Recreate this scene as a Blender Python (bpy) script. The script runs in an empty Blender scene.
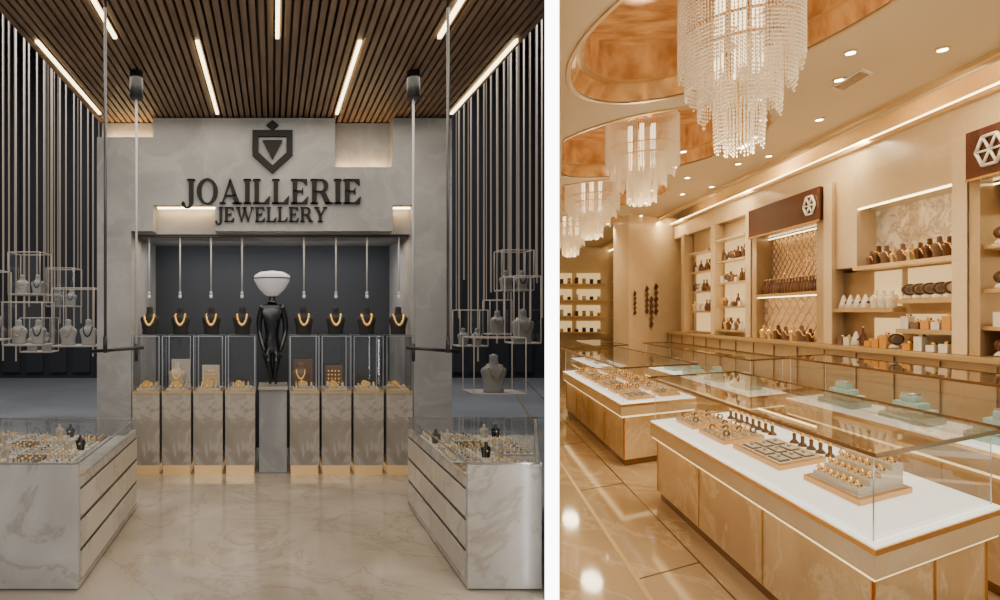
import bpy, bmesh, math, random
from mathutils import Vector, Matrix
random.seed(7)
scene = bpy.context.scene
# ------------------------------------------------------------ materials
def newmat(name):
    m = bpy.data.materials.new(name); m.use_nodes = True
    nt = m.node_tree
    return m, nt, nt.nodes['Principled BSDF']
def mat(name, col, rough=0.5, metal=0.0, em=None, es=0.0, bump=0.0, bs=40, coat=0.0):
    m, nt, p = newmat(name)
    p.inputs['Base Color'].default_value = (*col, 1)
    p.inputs['Roughness'].default_value = rough
    p.inputs['Metallic'].default_value = metal
    p.inputs['Coat Weight'].default_value = coat
    if em:
        p.inputs['Emission Color'].default_value = (*em, 1)
        p.inputs['Emission Strength'].default_value = es
    if bump:
        tc = nt.nodes.new('ShaderNodeTexCoord')
        n = nt.nodes.new('ShaderNodeTexNoise'); n.inputs['Scale'].default_value = bs
        b = nt.nodes.new('ShaderNodeBump'); b.inputs['Strength'].default_value = bump
        nt.links.new(tc.outputs['Object'], n.inputs['Vector'])
        nt.links.new(n.outputs['Fac'], b.inputs['Height'])
        nt.links.new(b.outputs['Normal'], p.inputs['Normal'])
    return m
def marble(name, c1, c2, vein, scale=1.5, rough=0.2, vs=2.0, vw=0.03, vamt=0.7, es=0.0, coat=0.0, metal=0.0):
    m, nt, p = newmat(name); N = nt.nodes; L = nt.links
    tc = N.new('ShaderNodeTexCoord')
    n1 = N.new('ShaderNodeTexNoise'); n1.inputs['Scale'].default_value = scale
    n1.inputs['Detail'].default_value = 8; n1.inputs['Distortion'].default_value = 0.7
    L.new(tc.outputs['Object'], n1.inputs['Vector'])
    r1 = N.new('ShaderNodeValToRGB')
    r1.color_ramp.elements[0].position = 0.33; r1.color_ramp.elements[0].color = (*c1, 1)
    r1.color_ramp.elements[1].position = 0.67; r1.color_ramp.elements[1].color = (*c2, 1)
    L.new(n1.outputs['Fac'], r1.inputs['Fac'])
    n2 = N.new('ShaderNodeTexNoise'); n2.inputs['Scale'].default_value = vs
    n2.inputs['Detail'].default_value = 9; n2.inputs['Distortion'].default_value = 0.8
    n2.inputs['Roughness'].default_value = 0.62
    L.new(tc.outputs['Object'], n2.inputs['Vector'])
    s = N.new('ShaderNodeMath'); s.operation = 'SUBTRACT'; s.inputs[1].default_value = 0.5
    L.new(n2.outputs['Fac'], s.inputs[0])
    a = N.new('ShaderNodeMath'); a.operation = 'ABSOLUTE'; L.new(s.outputs[0], a.inputs[0])
    r2 = N.new('ShaderNodeValToRGB')
    r2.color_ramp.elements[0].position = 0.0; r2.color_ramp.elements[0].color = (vamt, vamt, vamt, 1)
    r2.color_ramp.elements[1].position = vw; r2.color_ramp.elements[1].color = (0, 0, 0, 1)
    L.new(a.outputs[0], r2.inputs['Fac'])
    mx = N.new('ShaderNodeMix'); mx.data_type = 'RGBA'
    L.new(r2.outputs['Color'], mx.inputs['Factor'])
    L.new(r1.outputs['Color'], mx.inputs['A']); mx.inputs['B'].default_value = (*vein, 1)
    L.new(mx.outputs['Result'], p.inputs['Base Color'])
    p.inputs['Roughness'].default_value = rough
    p.inputs['Coat Weight'].default_value = coat
    p.inputs['Metallic'].default_value = metal
    if es:
        L.new(mx.outputs['Result'], p.inputs['Emission Color'])
        p.inputs['Emission Strength'].default_value = es
    return m
def wood(name, c1, c2, rough=0.4, sc=(1, 12, 12), es=0.0, metal=0.0):
    m, nt, p = newmat(name); N = nt.nodes; L = nt.links
    tc = N.new('ShaderNodeTexCoord'); mp = N.new('ShaderNodeMapping')
    mp.inputs['Scale'].default_value = sc
    n1 = N.new('ShaderNodeTexNoise'); n1.inputs['Scale'].default_value = 2; n1.inputs['Detail'].default_value = 6
    L.new(tc.outputs['Object'], mp.inputs['Vector']); L.new(mp.outputs['Vector'], n1.inputs['Vector'])
    r = N.new('ShaderNodeValToRGB')
    r.color_ramp.elements[0].position = .35; r.color_ramp.elements[1].position = .65
    r.color_ramp.elements[0].color = (*c1, 1); r.color_ramp.elements[1].color = (*c2, 1)
    L.new(n1.outputs['Fac'], r.inputs['Fac']); L.new(r.outputs['Color'], p.inputs['Base Color'])
    p.inputs['Roughness'].default_value = rough; p.inputs['Metallic'].default_value = metal
    if es:
        L.new(r.outputs['Color'], p.inputs['Emission Color']); p.inputs['Emission Strength'].default_value = es
    return m
def glass(name, tint=(1, 1, 1), refl=0.06, edge=0.5):
    m = bpy.data.materials.new(name); m.use_nodes = True
    nt = m.node_tree; N = nt.nodes; L = nt.links; N.clear()
    o = N.new('ShaderNodeOutputMaterial'); t = N.new('ShaderNodeBsdfTransparent'); g = N.new('ShaderNodeBsdfGlossy')
    t.inputs['Color'].default_value = (*tint, 1); g.inputs['Roughness'].default_value = 0.02
    lw = N.new('ShaderNodeLayerWeight'); lw.inputs['Blend'].default_value = 0.25
    mr = N.new('ShaderNodeMapRange'); mr.inputs['To Min'].default_value = refl; mr.inputs['To Max'].default_value = edge
    L.new(lw.outputs['Facing'], mr.inputs['Value'])
    mx = N.new('ShaderNodeMixShader')
    L.new(mr.outputs['Result'], mx.inputs['Fac']); L.new(t.outputs[0], mx.inputs[1]); L.new(g.outputs[0], mx.inputs[2])
    L.new(mx.outputs[0], o.inputs['Surface'])
    return m

WHITE = mat('glowing_white_end', (0.9, 0.9, 0.9), 0.6, em=(1, 1, 1), es=10.0)  # white paint with added glow so it reads pure white; not a lamp
CONC = marble('concrete_plaster', (0.225, 0.222, 0.22), (0.33, 0.325, 0.315), (0.42, 0.415, 0.40), 1.5, 0.8, 1.6, 0.05, 0.28)
CHAR = mat('charcoal_wall', (0.022, 0.025, 0.031), 0.6, bump=0.1)
CHAR2 = mat('charcoal_panel', (0.028, 0.029, 0.034), 0.6)
DKCEIL = mat('dark_ceiling', (0.012, 0.012, 0.014), 0.8)
GREYFLOOR = marble('grey_concrete_floor', (0.20, 0.20, 0.205), (0.28, 0.28, 0.285), (0.33, 0.33, 0.33), 0.5, 0.4, 0.8, 0.02, 0.3)
MARF = marble('beige_marble_floor', (0.29, 0.24, 0.18), (0.46, 0.40, 0.32), (0.20, 0.145, 0.09), 1.2, 0.10, 1.5, 0.022, 0.4)
MARP = marble('pedestal_marble', (0.24, 0.205, 0.165), (0.39, 0.35, 0.295), (0.52, 0.47, 0.40), 2.6, 0.25, 2.6, 0.035, 0.5)
MARC = marble('case_marble', (0.37, 0.34, 0.30), (0.51, 0.48, 0.44), (0.22, 0.18, 0.135), 2.0, 0.25, 1.8, 0.035, 0.45)
CREAM = marble('cream_drawer', (0.46, 0.41, 0.34), (0.58, 0.53, 0.45), (0.32, 0.26, 0.19), 2.5, 0.35, 2.5, 0.03, 0.5)
SLAT = wood('slat_wood', (0.16, 0.10, 0.058), (0.27, 0.175, 0.11), 0.5, (12, 1, 12))
BLACK = mat('black_metal', (0.012, 0.012, 0.013), 0.45, 0.0)
BLACKM = mat('black_matte_letter', (0.003, 0.003, 0.003), 0.8)
BLACKG = mat('black_gloss', (0.008, 0.008, 0.010), 0.22)
STEEL = mat('brushed_steel', (0.55, 0.55, 0.56), 0.3, 1.0)
WROD = mat('pale_rod', (0.42, 0.42, 0.42), 0.6)
DSTEEL = mat('dark_steel', (0.10, 0.10, 0.11), 0.4, 0.8)
CORD = mat('cream_rod', (0.50, 0.40, 0.31), 0.5, em=(1, .8, .62), es=.11)  # faint glow put into the rods to lift them off the dark
GOLD = mat('gold_metal', (0.85, 0.54, 0.20), 0.25, 1.0)
GOLDB = mat('gold_plinth_base', (0.85, 0.54, 0.24), 0.3, 0.9, em=(1, .66, .30), es=.2)  # emission stands in for the warm glow at the pedestal feet
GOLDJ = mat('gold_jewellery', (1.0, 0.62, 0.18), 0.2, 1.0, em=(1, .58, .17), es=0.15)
GOLDS = mat('satin_gold_panel', (0.64, 0.45, 0.22), 0.3, 0.6)
BUSTW = mat('ivory_bust', (0.52, 0.46, 0.38), 0.6)
BUSTG = mat('ivory_grey_bust', (0.46, 0.43, 0.38), 0.6)
BUSTD = mat('dark_velvet', (0.012, 0.011, 0.012), 0.8)
BUSTB = mat('brown_velvet', (0.15, 0.085, 0.045), 0.7)
GL = glass('clear_glass', (0.97, 0.98, 0.98), 0.03, 0.30)
GLV = glass('vitrine_glass', (0.95, 0.96, 0.97), 0.07, 0.5)
GLT = glass('table_top_glass', (0.93, 0.89, 0.82), 0.14, 0.8)
LED = mat('warm_led', (1, .9, .7), 0.5, em=(1.0, 0.74, 0.40), es=12)
LEDC = mat('ceiling_led', (1, .9, .7), 0.5, em=(1.0, 0.80, 0.44), es=7)
LEDW = mat('cove_led', (1, .9, .7), 0.5, em=(1.0, 0.76, 0.38), es=8)
LEDK = mat('case_led', (1, .9, .7), 0.5, em=(1.0, 0.74, 0.34), es=1.8)
DL = mat('downlight_lens', (1, .95, .85), 0.5, em=(1.0, 0.92, 0.74), es=20)
SHADE = mat('frosted_bowl', (0.62, 0.62, 0.64), 0.3, em=(1, 1, 1), es=0.12)
# right shop
BEIGE = marble('beige_lacquer', (0.57, 0.425, 0.245), (0.66, 0.51, 0.31), (0.72, 0.60, 0.41), 0.8, 0.28, 0.9, 0.02, 0.3)
BEIGED = marble('tan_lacquer', (0.35, 0.225, 0.105), (0.44, 0.295, 0.15), (0.52, 0.37, 0.20), 0.8, 0.3, 0.9, 0.02, 0.3)
CEILR = mat('cream_ceiling', (0.60, 0.475, 0.31), 0.6)
FLOORR = marble('polished_cream_marble', (0.44, 0.31, 0.165), (0.58, 0.435, 0.26), (0.74, 0.60, 0.40), 0.9, 0.06, 1.0, 0.025, 0.55)
BODYR = marble('honey_stone_panel', (0.50, 0.34, 0.165), (0.67, 0.495, 0.285), (0.82, 0.67, 0.45), 1.4, 0.09, 1.6, 0.035, 0.4)
COPPER = wood('polished_gold_dome', (0.40, 0.17, 0.045), (0.72, 0.40, 0.13), 0.14, (2, 5, 2), es=0.20, metal=0.3)  # emission brightens the dome in place of an LED ring
REDB = marble('red_brown_lacquer', (0.050, 0.012, 0.007), (0.09, 0.024, 0.012), (0.13, 0.04, 0.02), 2, 0.2, 2, 0.02, 0.3)
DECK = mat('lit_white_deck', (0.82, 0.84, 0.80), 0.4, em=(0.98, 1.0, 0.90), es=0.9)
MINT = mat('mint_velvet', (0.34, 0.54, 0.54), 0.5)
TRAYW = mat('tray_white', (0.66, 0.61, 0.52), 0.5)
TRAYF = mat('tray_gold_frame', (0.66, 0.32, 0.06), 0.3, 0.3)
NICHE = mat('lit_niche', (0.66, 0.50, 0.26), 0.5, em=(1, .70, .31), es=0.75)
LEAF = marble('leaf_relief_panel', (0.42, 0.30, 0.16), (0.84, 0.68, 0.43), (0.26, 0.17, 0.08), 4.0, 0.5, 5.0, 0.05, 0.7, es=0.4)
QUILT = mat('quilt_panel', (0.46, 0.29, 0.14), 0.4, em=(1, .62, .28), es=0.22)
BRZ = mat('bronze_item', (0.12, 0.055, 0.022), 0.3, 0.5)
CRYS = mat('crystal_beads', (0.84, 0.72, 0.53), 0.15, 0.6, em=(1.0, 0.78, 0.48), es=0.17)  # small emission in the beads makes them look lit
CRYL = mat('chandelier_core_glow', (1, .9, .7), 0.5, em=(1.0, 0.80, 0.48), es=3)
BRONZE = mat('bronze_trim', (0.24, 0.13, 0.05), 0.25, 0.8)

# ------------------------------------------------------------ builder
A2 = (0.3005, 0.9538); B2 = (0.9112, 0.4120)
def R(u, v): return (A2[0]*u + B2[0]*v, A2[1]*u + B2[1]*v)
class MB:
    def __init__(s, name): s.name = name; s.bm = bmesh.new(); s.mats = []
    def mi(s, m):
        if m not in s.mats: s.mats.append(m)
        return s.mats.index(m)
    def face(s, vs, i, sm=False):
        try:
            f = s.bm.faces.new(vs); f.material_index = i; f.smooth = sm
        except ValueError: pass
    def loft(s, a, b, m, caps=True, sm=False):
        i = s.mi(m); va = [s.bm.verts.new(p) for p in a]; vb = [s.bm.verts.new(p) for p in b]; n = len(a)
        for k in range(n): s.face([va[k], va[(k+1) % n], vb[(k+1) % n], vb[k]], i, sm)
        if caps: s.face(va[::-1], i); s.face(vb, i)
    def prism(s, pts, z0, z1, m): s.loft([(x, y, z0) for x, y in pts], [(x, y, z1) for x, y in pts], m)
    def box(s, x0, x1, y0, y1, z0, z1, m): s.prism([(x0, y0), (x1, y0), (x1, y1), (x0, y1)], z0, z1, m)
    def rbox(s, u0, u1, v0, v1, z0, z1, m): s.prism([R(u0, v0), R(u0, v1), R(u1, v1), R(u1, v0)], z0, z1, m)
    def xz(s, pts, y0, y1, m): s.loft([(x, y0, z) for x, z in pts], [(x, y1, z) for x, z in pts], m)
    def cyl(s, p0, p1, r, m, seg=10, r2=None, caps=True):
        p0 = Vector(p0); p1 = Vector(p1); d = (p1-p0).normalized()
        a = d.orthogonal().normalized(); b = d.cross(a); r2 = r if r2 is None else r2
        c = [(math.cos(2*math.pi*k/seg), math.sin(2*math.pi*k/seg)) for k in range(seg)]
        s.loft([p0+(a*x+b*y)*r for x, y in c], [p1+(a*x+b*y)*r2 for x, y in c], m, caps, True)
    def lathe(s, prof, c, m, seg=20, sx=1, sy=1, sc=1):
        i = s.mi(m); rings = []
        for r, z in prof:
            rings.append([s.bm.verts.new((c[0]+r*sc*sx*math.cos(2*math.pi*k/seg), c[1]+r*sc*sy*math.sin(2*math.pi*k/seg), c[2]+z*sc)) for k in range(seg)])
        for a, b in zip(rings, rings[1:]):
            for k in range(seg): s.face([a[k], a[(k+1) % seg], b[(k+1) % seg], b[k]], i, True)
        s.face(rings[0][::-1], i); s.face(rings[-1], i)
    def octa(s, c, r, m, rz=None):
        i = s.mi(m); rz = rz or r; x, y, z = c
        v = [s.bm.verts.new(p) for p in ((x+r, y, z), (x, y+r, z), (x-r, y, z), (x, y-r, z), (x, y, z+rz), (x, y, z-rz))]
        for k in range(4):
            s.face([v[k], v[(k+1) % 4], v[4]], i, True); s.face([v[(k+1) % 4], v[k], v[5]], i, True)
    def tube(s, pts, r, m, seg=6, closed=False):
        n = len(pts)
        for k in range(n if closed else n-1): s.cyl(pts[k], pts[(k+1) % n], r, m, seg)
    def done(s, parent=None):
        bmesh.ops.recalc_face_normals(s.bm, faces=s.bm.faces)
        xs = [v.co.x for v in s.bm.verts]; ys = [v.co.y for v in s.bm.verts]; zs = [v.co.z for v in s.bm.verts]
        o = Vector(((min(xs)+max(xs))/2, (min(ys)+max(ys))/2, min(zs)))
        for v in s.bm.verts: v.co -= o
        me = bpy.data.meshes.new(s.name); s.bm.to_mesh(me); s.bm.free()
        for m in s.mats: me.materials.append(m)
        ob = bpy.data.objects.new(s.name, me); ob.location = o
        scene.collection.objects.link(ob)
        if parent: ob.parent = parent
        return ob
def light(name, typ, loc, power, col=(1, 1, 1), size=0.1, size2=None, target=None, spot=None):
    l = bpy.data.lights.new(name, typ); l.energy = power; l.color = col
    if typ == 'AREA':
        l.size = size
        if size2: l.shape = 'RECTANGLE'; l.size_y = size2
    else: l.shadow_soft_size = size
    if spot: l.spot_size = math.radians(spot); l.spot_blend = 0.8
    o = bpy.data.objects.new(name, l); o.location = loc
    if target:
        o.rotation_euler = (Vector(target)-Vector(loc)).to_track_quat('-Z', 'Y').to_euler()
    scene.collection.objects.link(o); return o

# ============================================================ SHELL
RAY = 279/600
def ray(y, px=552): return ((px-273)/600*y, y)
d = Vector((RAY, 1, 0)).normalized(); n = Vector((d.y, -d.x, 0))*0.035
f0 = Vector((RAY*3.3, 3.3, 0)); f1 = Vector((RAY*17.2, 17.2, 0)); f2 = f0+d*0.03
b = MB('wall_partition')
b.prism([(p.x, p.y) for p in (f0-n, f0+n, f2+n, f2-n)], 0, 8.0, WHITE)  # added divider end, glowing white to fill the gap between the shops
n9 = n*0.93
b.prism([(p.x, p.y) for p in (f2-n9, f2, f1, f1-n9)], 0, 8.0, CHAR)
b.prism([(p.x, p.y) for p in (f2, f2+n9, f1+n9, f1)], 0, 8.0, BEIGE)
b.done()
# left shop
b = MB('floor_left_shop'); b.prism([(-7.5, -0.5), (0, -0.5), (0, 0), ray(15.3, 551), (-7.5, 15.3)], -0.1, 0, GREYFLOOR); b.done()
b = MB('floor_marble_inlay'); b.prism([(-2.4, 0.2), ray(0.2, 540), ray(4.2, 545), (1.9, 6.0), (-2.4, 6.0)], 0.0, 0.006, MARF); b.done()
b = MB('wall_back_left_shop')
b.box(-7.5, 6.9, 15.0, 15.2, 0, 8, CHAR)
for k in range(24):
    x = -7.3+k*0.58; b.box(x, x+0.42, 14.93, 15.0, 0.15, 8, CHAR2)
b.done()
b = MB('wall_left'); b.box(-7.6, -7.4, -0.5, 15.2, 0, 8, CHAR)
for k in range(18): b.box(-7.4, -7.3, 0+k*0.85, 0.6+k*0.85, 0, 8, CHAR2)
b.done()
b = MB('ceiling_left_shop'); b.prism([(-7.5, 3), ray(3, 551), ray(15.2, 551), (-7.5, 15.2)], 8.0, 8.1, DKCEIL); b.done()

# slatted ceiling
b = MB('ceiling_slatted_panel')
b.box(-1.76, 1.80, 1.6, 6.9, 3.64, 3.68, BLACK)
ns = 62; w = 3.56/ns
for k in range(ns):
    x = -1.76+k*w; b.box(x, x+w*0.66, 1.6, 6.9, 3.55, 3.64, SLAT)
b.done()
for X in (-1.68, -0.54, 0.62, 1.73):
    b = MB('ceiling_light_strip'); b.box(X-0.013, X+0.013, 4.27, 5.82, 3.535, 3.56, LEDC); b.done()
for X in (-1.11, 0.03, 1.17):
    b = MB('ceiling_light_strip'); b.box(X-0.013, X+0.013, 2.6, 4.22, 3.535, 3.56, LEDC); b.done()

# ============================================================ BOOTH
S = 101.2; YF = 5.93
def bx(px): return (px-273)/S
def bz(py): return 1.6+(314-py)/S
b = MB('concrete_portal')
b.box(bx(97), bx(131), YF, 7.3, 0, bz(137), CONC)
b.box(bx(414), bx(452), YF, 7.3, 0, bz(118), CONC)
b.box(bx(97), bx(452), YF+0.17, 7.3, bz(232), 3.54, CONC)
def plate(x0, x1, y0, y1, dy=0.0): b.box(bx(x0), bx(x1), YF+dy, YF+0.17, bz(y1), bz(y0), CONC)
plate(131, 153, 137, 231); plate(153, 335, 118, 205); plate(215, 393, 205, 231)
plate(335, 414, 167, 205); plate(393, 414, 118, 167)
b.box(bx(131), bx(414), 7.18, 7.3, 0, bz(232), CHAR)
def led(x0, x1, y0, y1): b.box(bx(x0), bx(x1), YF+0.12, YF+0.15, bz(y1), bz(y0), LED)
led(104, 153, 135.5, 137); led(335, 393, 165.5, 167); led(155, 214, 205, 206.4); led(394, 413, 205, 206.4)
b.done()
for x0, x1, py in ((104, 153, 136), (335, 393, 165)):
    light('recess_led_light', 'AREA', (bx((x0+x1)/2), YF+0.12, bz(py)+.012), 1.4, (1, .58, .22), 0.5, 0.02, target=(bx((x0+x1)/2), YF+0.17, bz(py)+0.35))
for x0, x1, py in ((155, 214, 207), (394, 413, 207)):
    light('recess_led_light', 'AREA', (bx((x0+x1)/2), YF+0.12, bz(py)-.012), 1.2*(x1-x0)/60, (1, .58, .22), (x1-x0)/110, 0.02, target=(bx((x0+x1)/2), YF+0.17, bz(py)-0.3))

# ---- serif lettering
def letter(ch):
    t, h, e = 0.2, 0.055, 0.075
    P = []
    def rect(x0, x1, z0, z1): P.append([(x0, z0), (x1, z0), (x1, z1), (x0, z1)])
    def ring(cx, cz, ax, az, ix, iz, a0, a1, n=24):
        for k in range(n):
            t0 = math.radians(a0+(a1-a0)*k/n); t1 = math.radians(a0+(a1-a0)*(k+1)/n)
            P.append([(cx+ix*math.cos(t0), cz+iz*math.sin(t0)), (cx+ax*math.cos(t0), cz+az*math.sin(t0)),
                      (cx+ax*math.cos(t1), cz+az*math.sin(t1)), (cx+ix*math.cos(t1), cz+iz*math.sin(t1))])
    if ch == 'I':
        rect(e, e+t, 0, 1); rect(0, t+2*e, 0, h); rect(0, t+2*e, 1-h, 1); return P, t+2*e
    if ch == 'J':
        rect(.28, .28+t, .1, 1); rect(.2, .56, 1-h, 1)
        ring(.2, .1, .28, .3, .10, .24, 200, 360, 12); ring(.03, .02, .07, .07, .001, .001, 0, 360, 12); return P, .56
    if ch == 'O':
        ring(.47, .5, .47, .53, .27, .47, 0, 360, 36); return P, .94
    if ch == 'A':
        P.append([(.10, 0), (.17, 0), (.50, .93), (.46, 1.02)])
        P.append([(.42, .9), (.50, 1.03), (.92, 0), (.68, 0)]); rect(.22, .72, .3, .36)
        rect(0, .28, 0, h); rect(.58, 1.0, 0, h); return P, 1.0
    if ch == 'L':
        rect(e, e+t, 0, 1); rect(0, t+2*e, 1-h, 1); rect(0, .74, 0, h)
        P.append([(.5, h), (.74, h), (.77, .3), (.73, .3)]); return P, .78
    if ch == 'E':
        rect(e, e+t, 0, 1); rect(0, .72, 1-h, 1); rect(0, .74, 0, h); rect(e, .52, .48, .54)
        P.append([(.5, h), (.74, h), (.78, .28), (.74, .28)]); P.append([(.5, 1-h), (.69, .75), (.73, .75), (.72, 1-h)])
        rect(.50, .54, .38, .64); return P, .8
    if ch == 'R':
        rect(e, e+t, 0, 1); rect(0, t+2*e, 0, h); rect(0, .5, 1-h, 1); rect(e, .5, .47, .52)
        ring(.48, .735, .32, .265, .13, .21, -90, 90, 16)
        P.append([(.42, .5), (.64, .5), (.92, 0), (.68, 0)]); rect(.66, 1.0, 0, h); return P, .98
    if ch == 'W':
        P.append([(.06, 1), (.29, 1), (.50, 0), (.42, -.02)]); P.append([(.42, 0), (.49, 0), (.74, .92), (.68, 1)])
        P.append([(.56, 1), (.79, 1), (1.0, 0), (.92, -.02)]); P.append([(.92, 0), (.98, 0), (1.3, 1), (1.23, 1)])
        rect(0, .38, 1-h, 1); rect(.5, .86, 1-h, 1); rect(1.12, 1.4, 1-h, 1); return P, 1.4
    if ch == 'Y':
        rect(.38, .38+t, 0, .46); rect(.28, .68, 0, h)
        P.append([(.08, 1), (.33, 1), (.58, .44), (.38, .40)]); P.append([(.48, .46), (.56, .4), (.87, 1), (.80, 1)])
        rect(0, .42, 1-h, 1); rect(.68, 1.0, 1-h, 1); return P, 1.0
def word(name, txt, x0, x1, z0, z1):
    b = MB(name); gap = .07; ls = [letter(c) for c in txt]
    tot = sum(l[1] for l in ls)+gap*(len(ls)-1); H = z1-z0; k = (x1-x0)/tot; x = x0
    for P, w in ls:
        for q in P: b.xz([(x+px*k, z0+pz*H) for px, pz in q], YF-0.035, YF-0.001, BLACKM)
        x += (w+gap)*k
    return b.done()
word('sign_joaillerie', 'JOAILLERIE', bx(183), bx(361), bz(204), bz(179.5))
word('sign_jewellery', 'JEWELLERY', bx(216), bx(327), bz(222), bz(207.5))
b = MB('wall_emblem')
cx, cz = bx(272.5), bz(148); k = 1/S
def ringpoly(outer, inner):
    nn = len(outer)
    for i in range(nn):
        j = (i+1) % nn
        b.xz([(cx+p[0]*k, cz+p[1]*k) for p in (outer[i], outer[j], inner[j], inner[i])], YF-0.04, YF-.001, BLACKM)
ringpoly([(-20, 17), (20, 17), (20, -8), (0, -26), (-20, -8)], [(-14, 11), (14, 11), (14, -5), (0, -18), (-14, -5)])
b.xz([(cx+p[0]*k, cz+p[1]*k) for p in ((-10, 7), (10, 7), (0, -12))], YF-0.04, YF-.001, BLACKM)
b.xz([(cx+p[0]*k, cz+p[1]*k) for p in ((0, 17), (6, 22), (0, 27), (-6, 22))], YF-0.04, YF-.001, BLACKM)
b.done()

# ---- busts
BP = [(.078, 0), (.082, .01), (.080, .05), (.090, .11), (.104, .155), (.101, .178), (.075, .198), (.046, .213), (.036, .232), (.034, .262), (.034, .290), (.001, .300)]
def bust(b, x, y, z, m, sc=1.0, necklace=True, gold=GOLDJ, chunky=.007):
    b.lathe(BP, (x, y, z), m, 18, 1, .50, sc)
    if necklace:
        pts = []
        for k in range(22):
            t = 2*math.pi*k/22; f = math.sin(t)
            px = .052*math.cos(t); front = -f
            pz = .208 if front < 0 else .208-.105*front**1.3
            py = .03*f if f > 0 else -(.034+.022*front)
            pts.append((x+px*sc, y+py*sc, z+pz*sc))
        for p in pts: b.octa(p, chunky*sc*1.35, gold)
        b.tube(pts, chunky*sc*.8, gold, 5, True)
peds = [(130, 159), (161.5, 190.5), (193, 222.5), (225, 255), (290, 319.5), (322, 351.5), (354, 384), (387, 416)]
busts_x = [149, 180, 211, 242, 304, 336, 367, 399]
for i, (p0, p1) in enumerate(peds):
    b = MB('display_pedestal'); x0, x1 = bx(p0), bx(p1)
    if i == 0: x0 = bx(131.8)
    if i == 7: x1 = bx(413.2)
    y0, y1 = YF+0.02, YF+0.42
    b.box(x0, x1, y0, y1, 0.10, .82, MARP)
    b.box(x0+.01, x1-.01, y0+.01, y1, 0.006, .10, GOLDB)
    b.box(x0-.002, x1+.002, y0-.006, y1, .81, .832, GOLDS)
    ft = bz(336)
    for xx in (x0, x1-.008):
        for yy in (y0, y1-.008): b.box(xx, xx+.008, yy, yy+.008, .832, ft, STEEL)
    for yy in (y0, y1-.008): b.box(x0, x1, yy, yy+.008, ft-.006, ft, STEEL)
    g = b.mi(GLV)
    for q in ([(x0, y0), (x1, y0)], [(x0, y1), (x1, y1)], [(x0, y0), (x0, y1)], [(x1, y0), (x1, y1)]):
        vs = [b.bm.verts.new((q[0][0], q[0][1], .832)), b.bm.verts.new((q[1][0], q[1][1], .832)),
              b.bm.verts.new((q[1][0], q[1][1], ft)), b.bm.verts.new((q[0][0], q[0][1], ft))]
        b.face(vs, g)
    b.box(x0, x1, y0, y1, ft, ft+.008, GL)
    b.done()
    xm = bx(busts_x[i])*1.03
    xm = min(max(xm, x0+.09), x1-.09)
    b = MB('necklace_bust'); bust(b, xm, YF+.22, ft+.009, BUSTD, .95, True, GOLDJ, .016); b.done()
    xc = (x0+x1)/2
    b = MB('jewellery_stand')
    b.box(xc-.11, xc+.11, YF+.1, YF+.36, .833, .85, BUSTW)
    if i in (1, 4):
        bust(b, xc-.03, YF+.24, .85, BUSTW if i == 1 else BUSTB, .85, True, GOLDJ, .012)
        b.box(xc-.10, xc+.10, YF+.33, YF+.35, .85, 1.13, BUSTW if i == 1 else BUSTB)
    elif i in (2, 5):
        b.box(xc-.09, xc+.09, YF+.3, YF+.32, .85, 1.07, BUSTW if i == 2 else BUSTB)
        for r_ in range(4):
            for c_ in range(4): b.octa((xc-.055+c_*.036, YF+.29, .89+r_*.04), .014, GOLDJ)
    for r_ in range(3):
        for c_ in range(4):
            xx = xc-.075+c_*.05; yy = YF+.12+r_*.05; hh = random.choice((.02, .03, .05))
            b.cyl((xx, yy, .85), (xx, yy, .85+hh), .012, BUSTW, 8, .008); b.octa((xx, yy, .855+hh), .012, GOLDJ)
    b.cyl((xc-.02, YF+.14, .89), (xc-.02, YF+.165, .89), .04, GOLDJ, 14)
    b.done()
b = MB('pendant_spot_track'); b.box(bx(134), bx(412), YF+.2, YF+.24, 2.385, 2.41, BLACK); trk = b.done()
for px in busts_x:
    x = (px-273)/97.6
    b = MB('pendant_spotlight')
    b.cyl((x, YF+.22, 2.385), (x, YF+.22, 1.82), .008, WROD, 8)
    b.cyl((x, YF+.22, 1.83), (x, YF+.22, 1.785), .013, WROD, 12)
    b.lathe([(.001, -.02), (.013, -.014), (.017, 0), (.013, .014), (.001, .02)], (x, YF+.22, 1.78), SHADE, 12)
    b.done()
b = MB('stone_plinth')
b.box(bx(259), bx(287), YF+.1, YF+.5, 0.006, .84, CONC); b.box(bx(258), bx(288), YF+.08, YF+.5, .84, .87, MARP); b.done()
# mannequin sculpture
def skin_obj(name, chains, m, levels=2):
    me = bpy.data.meshes.new(name); verts = []; edges = []; rad = []; idx = {}
    for ch in chains:
        prev = None
        for p, r in ch:
            key = tuple(round(c, 4) for c in p)
            if key not in idx: idx[key] = len(verts); verts.append(p); rad.append(r)
            if prev is not None and prev != idx[key]: edges.append((prev, idx[key]))
            prev = idx[key]
    me.from_pydata(verts, edges, []); ob = bpy.data.objects.new(name, me); scene.collection.objects.link(ob)
    me.materials.append(m)
    md = ob.modifiers.new('skin', 'SKIN'); md.use_smooth_shade = True
    for i, r in enumerate(rad):
        me.skin_vertices[0].data[i].radius = r if isinstance(r, tuple) else (r, r)
    me.skin_vertices[0].data[0].use_root = True
    s_ = ob.modifiers.new('sub', 'SUBSURF'); s_.levels = levels; s_.render_levels = levels
    return ob
Y0 = YF+.22; Sm = 600/Y0
def mp(px, py, dy=0.0): return ((px-273)/Sm, Y0+dy, 1.6+(314-py)/Sm)
par = bpy.data.objects.new('mannequin_sculpture', None); par.location = (0, Y0, .872); scene.collection.objects.link(par)
hip = mp(272, 343)
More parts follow.
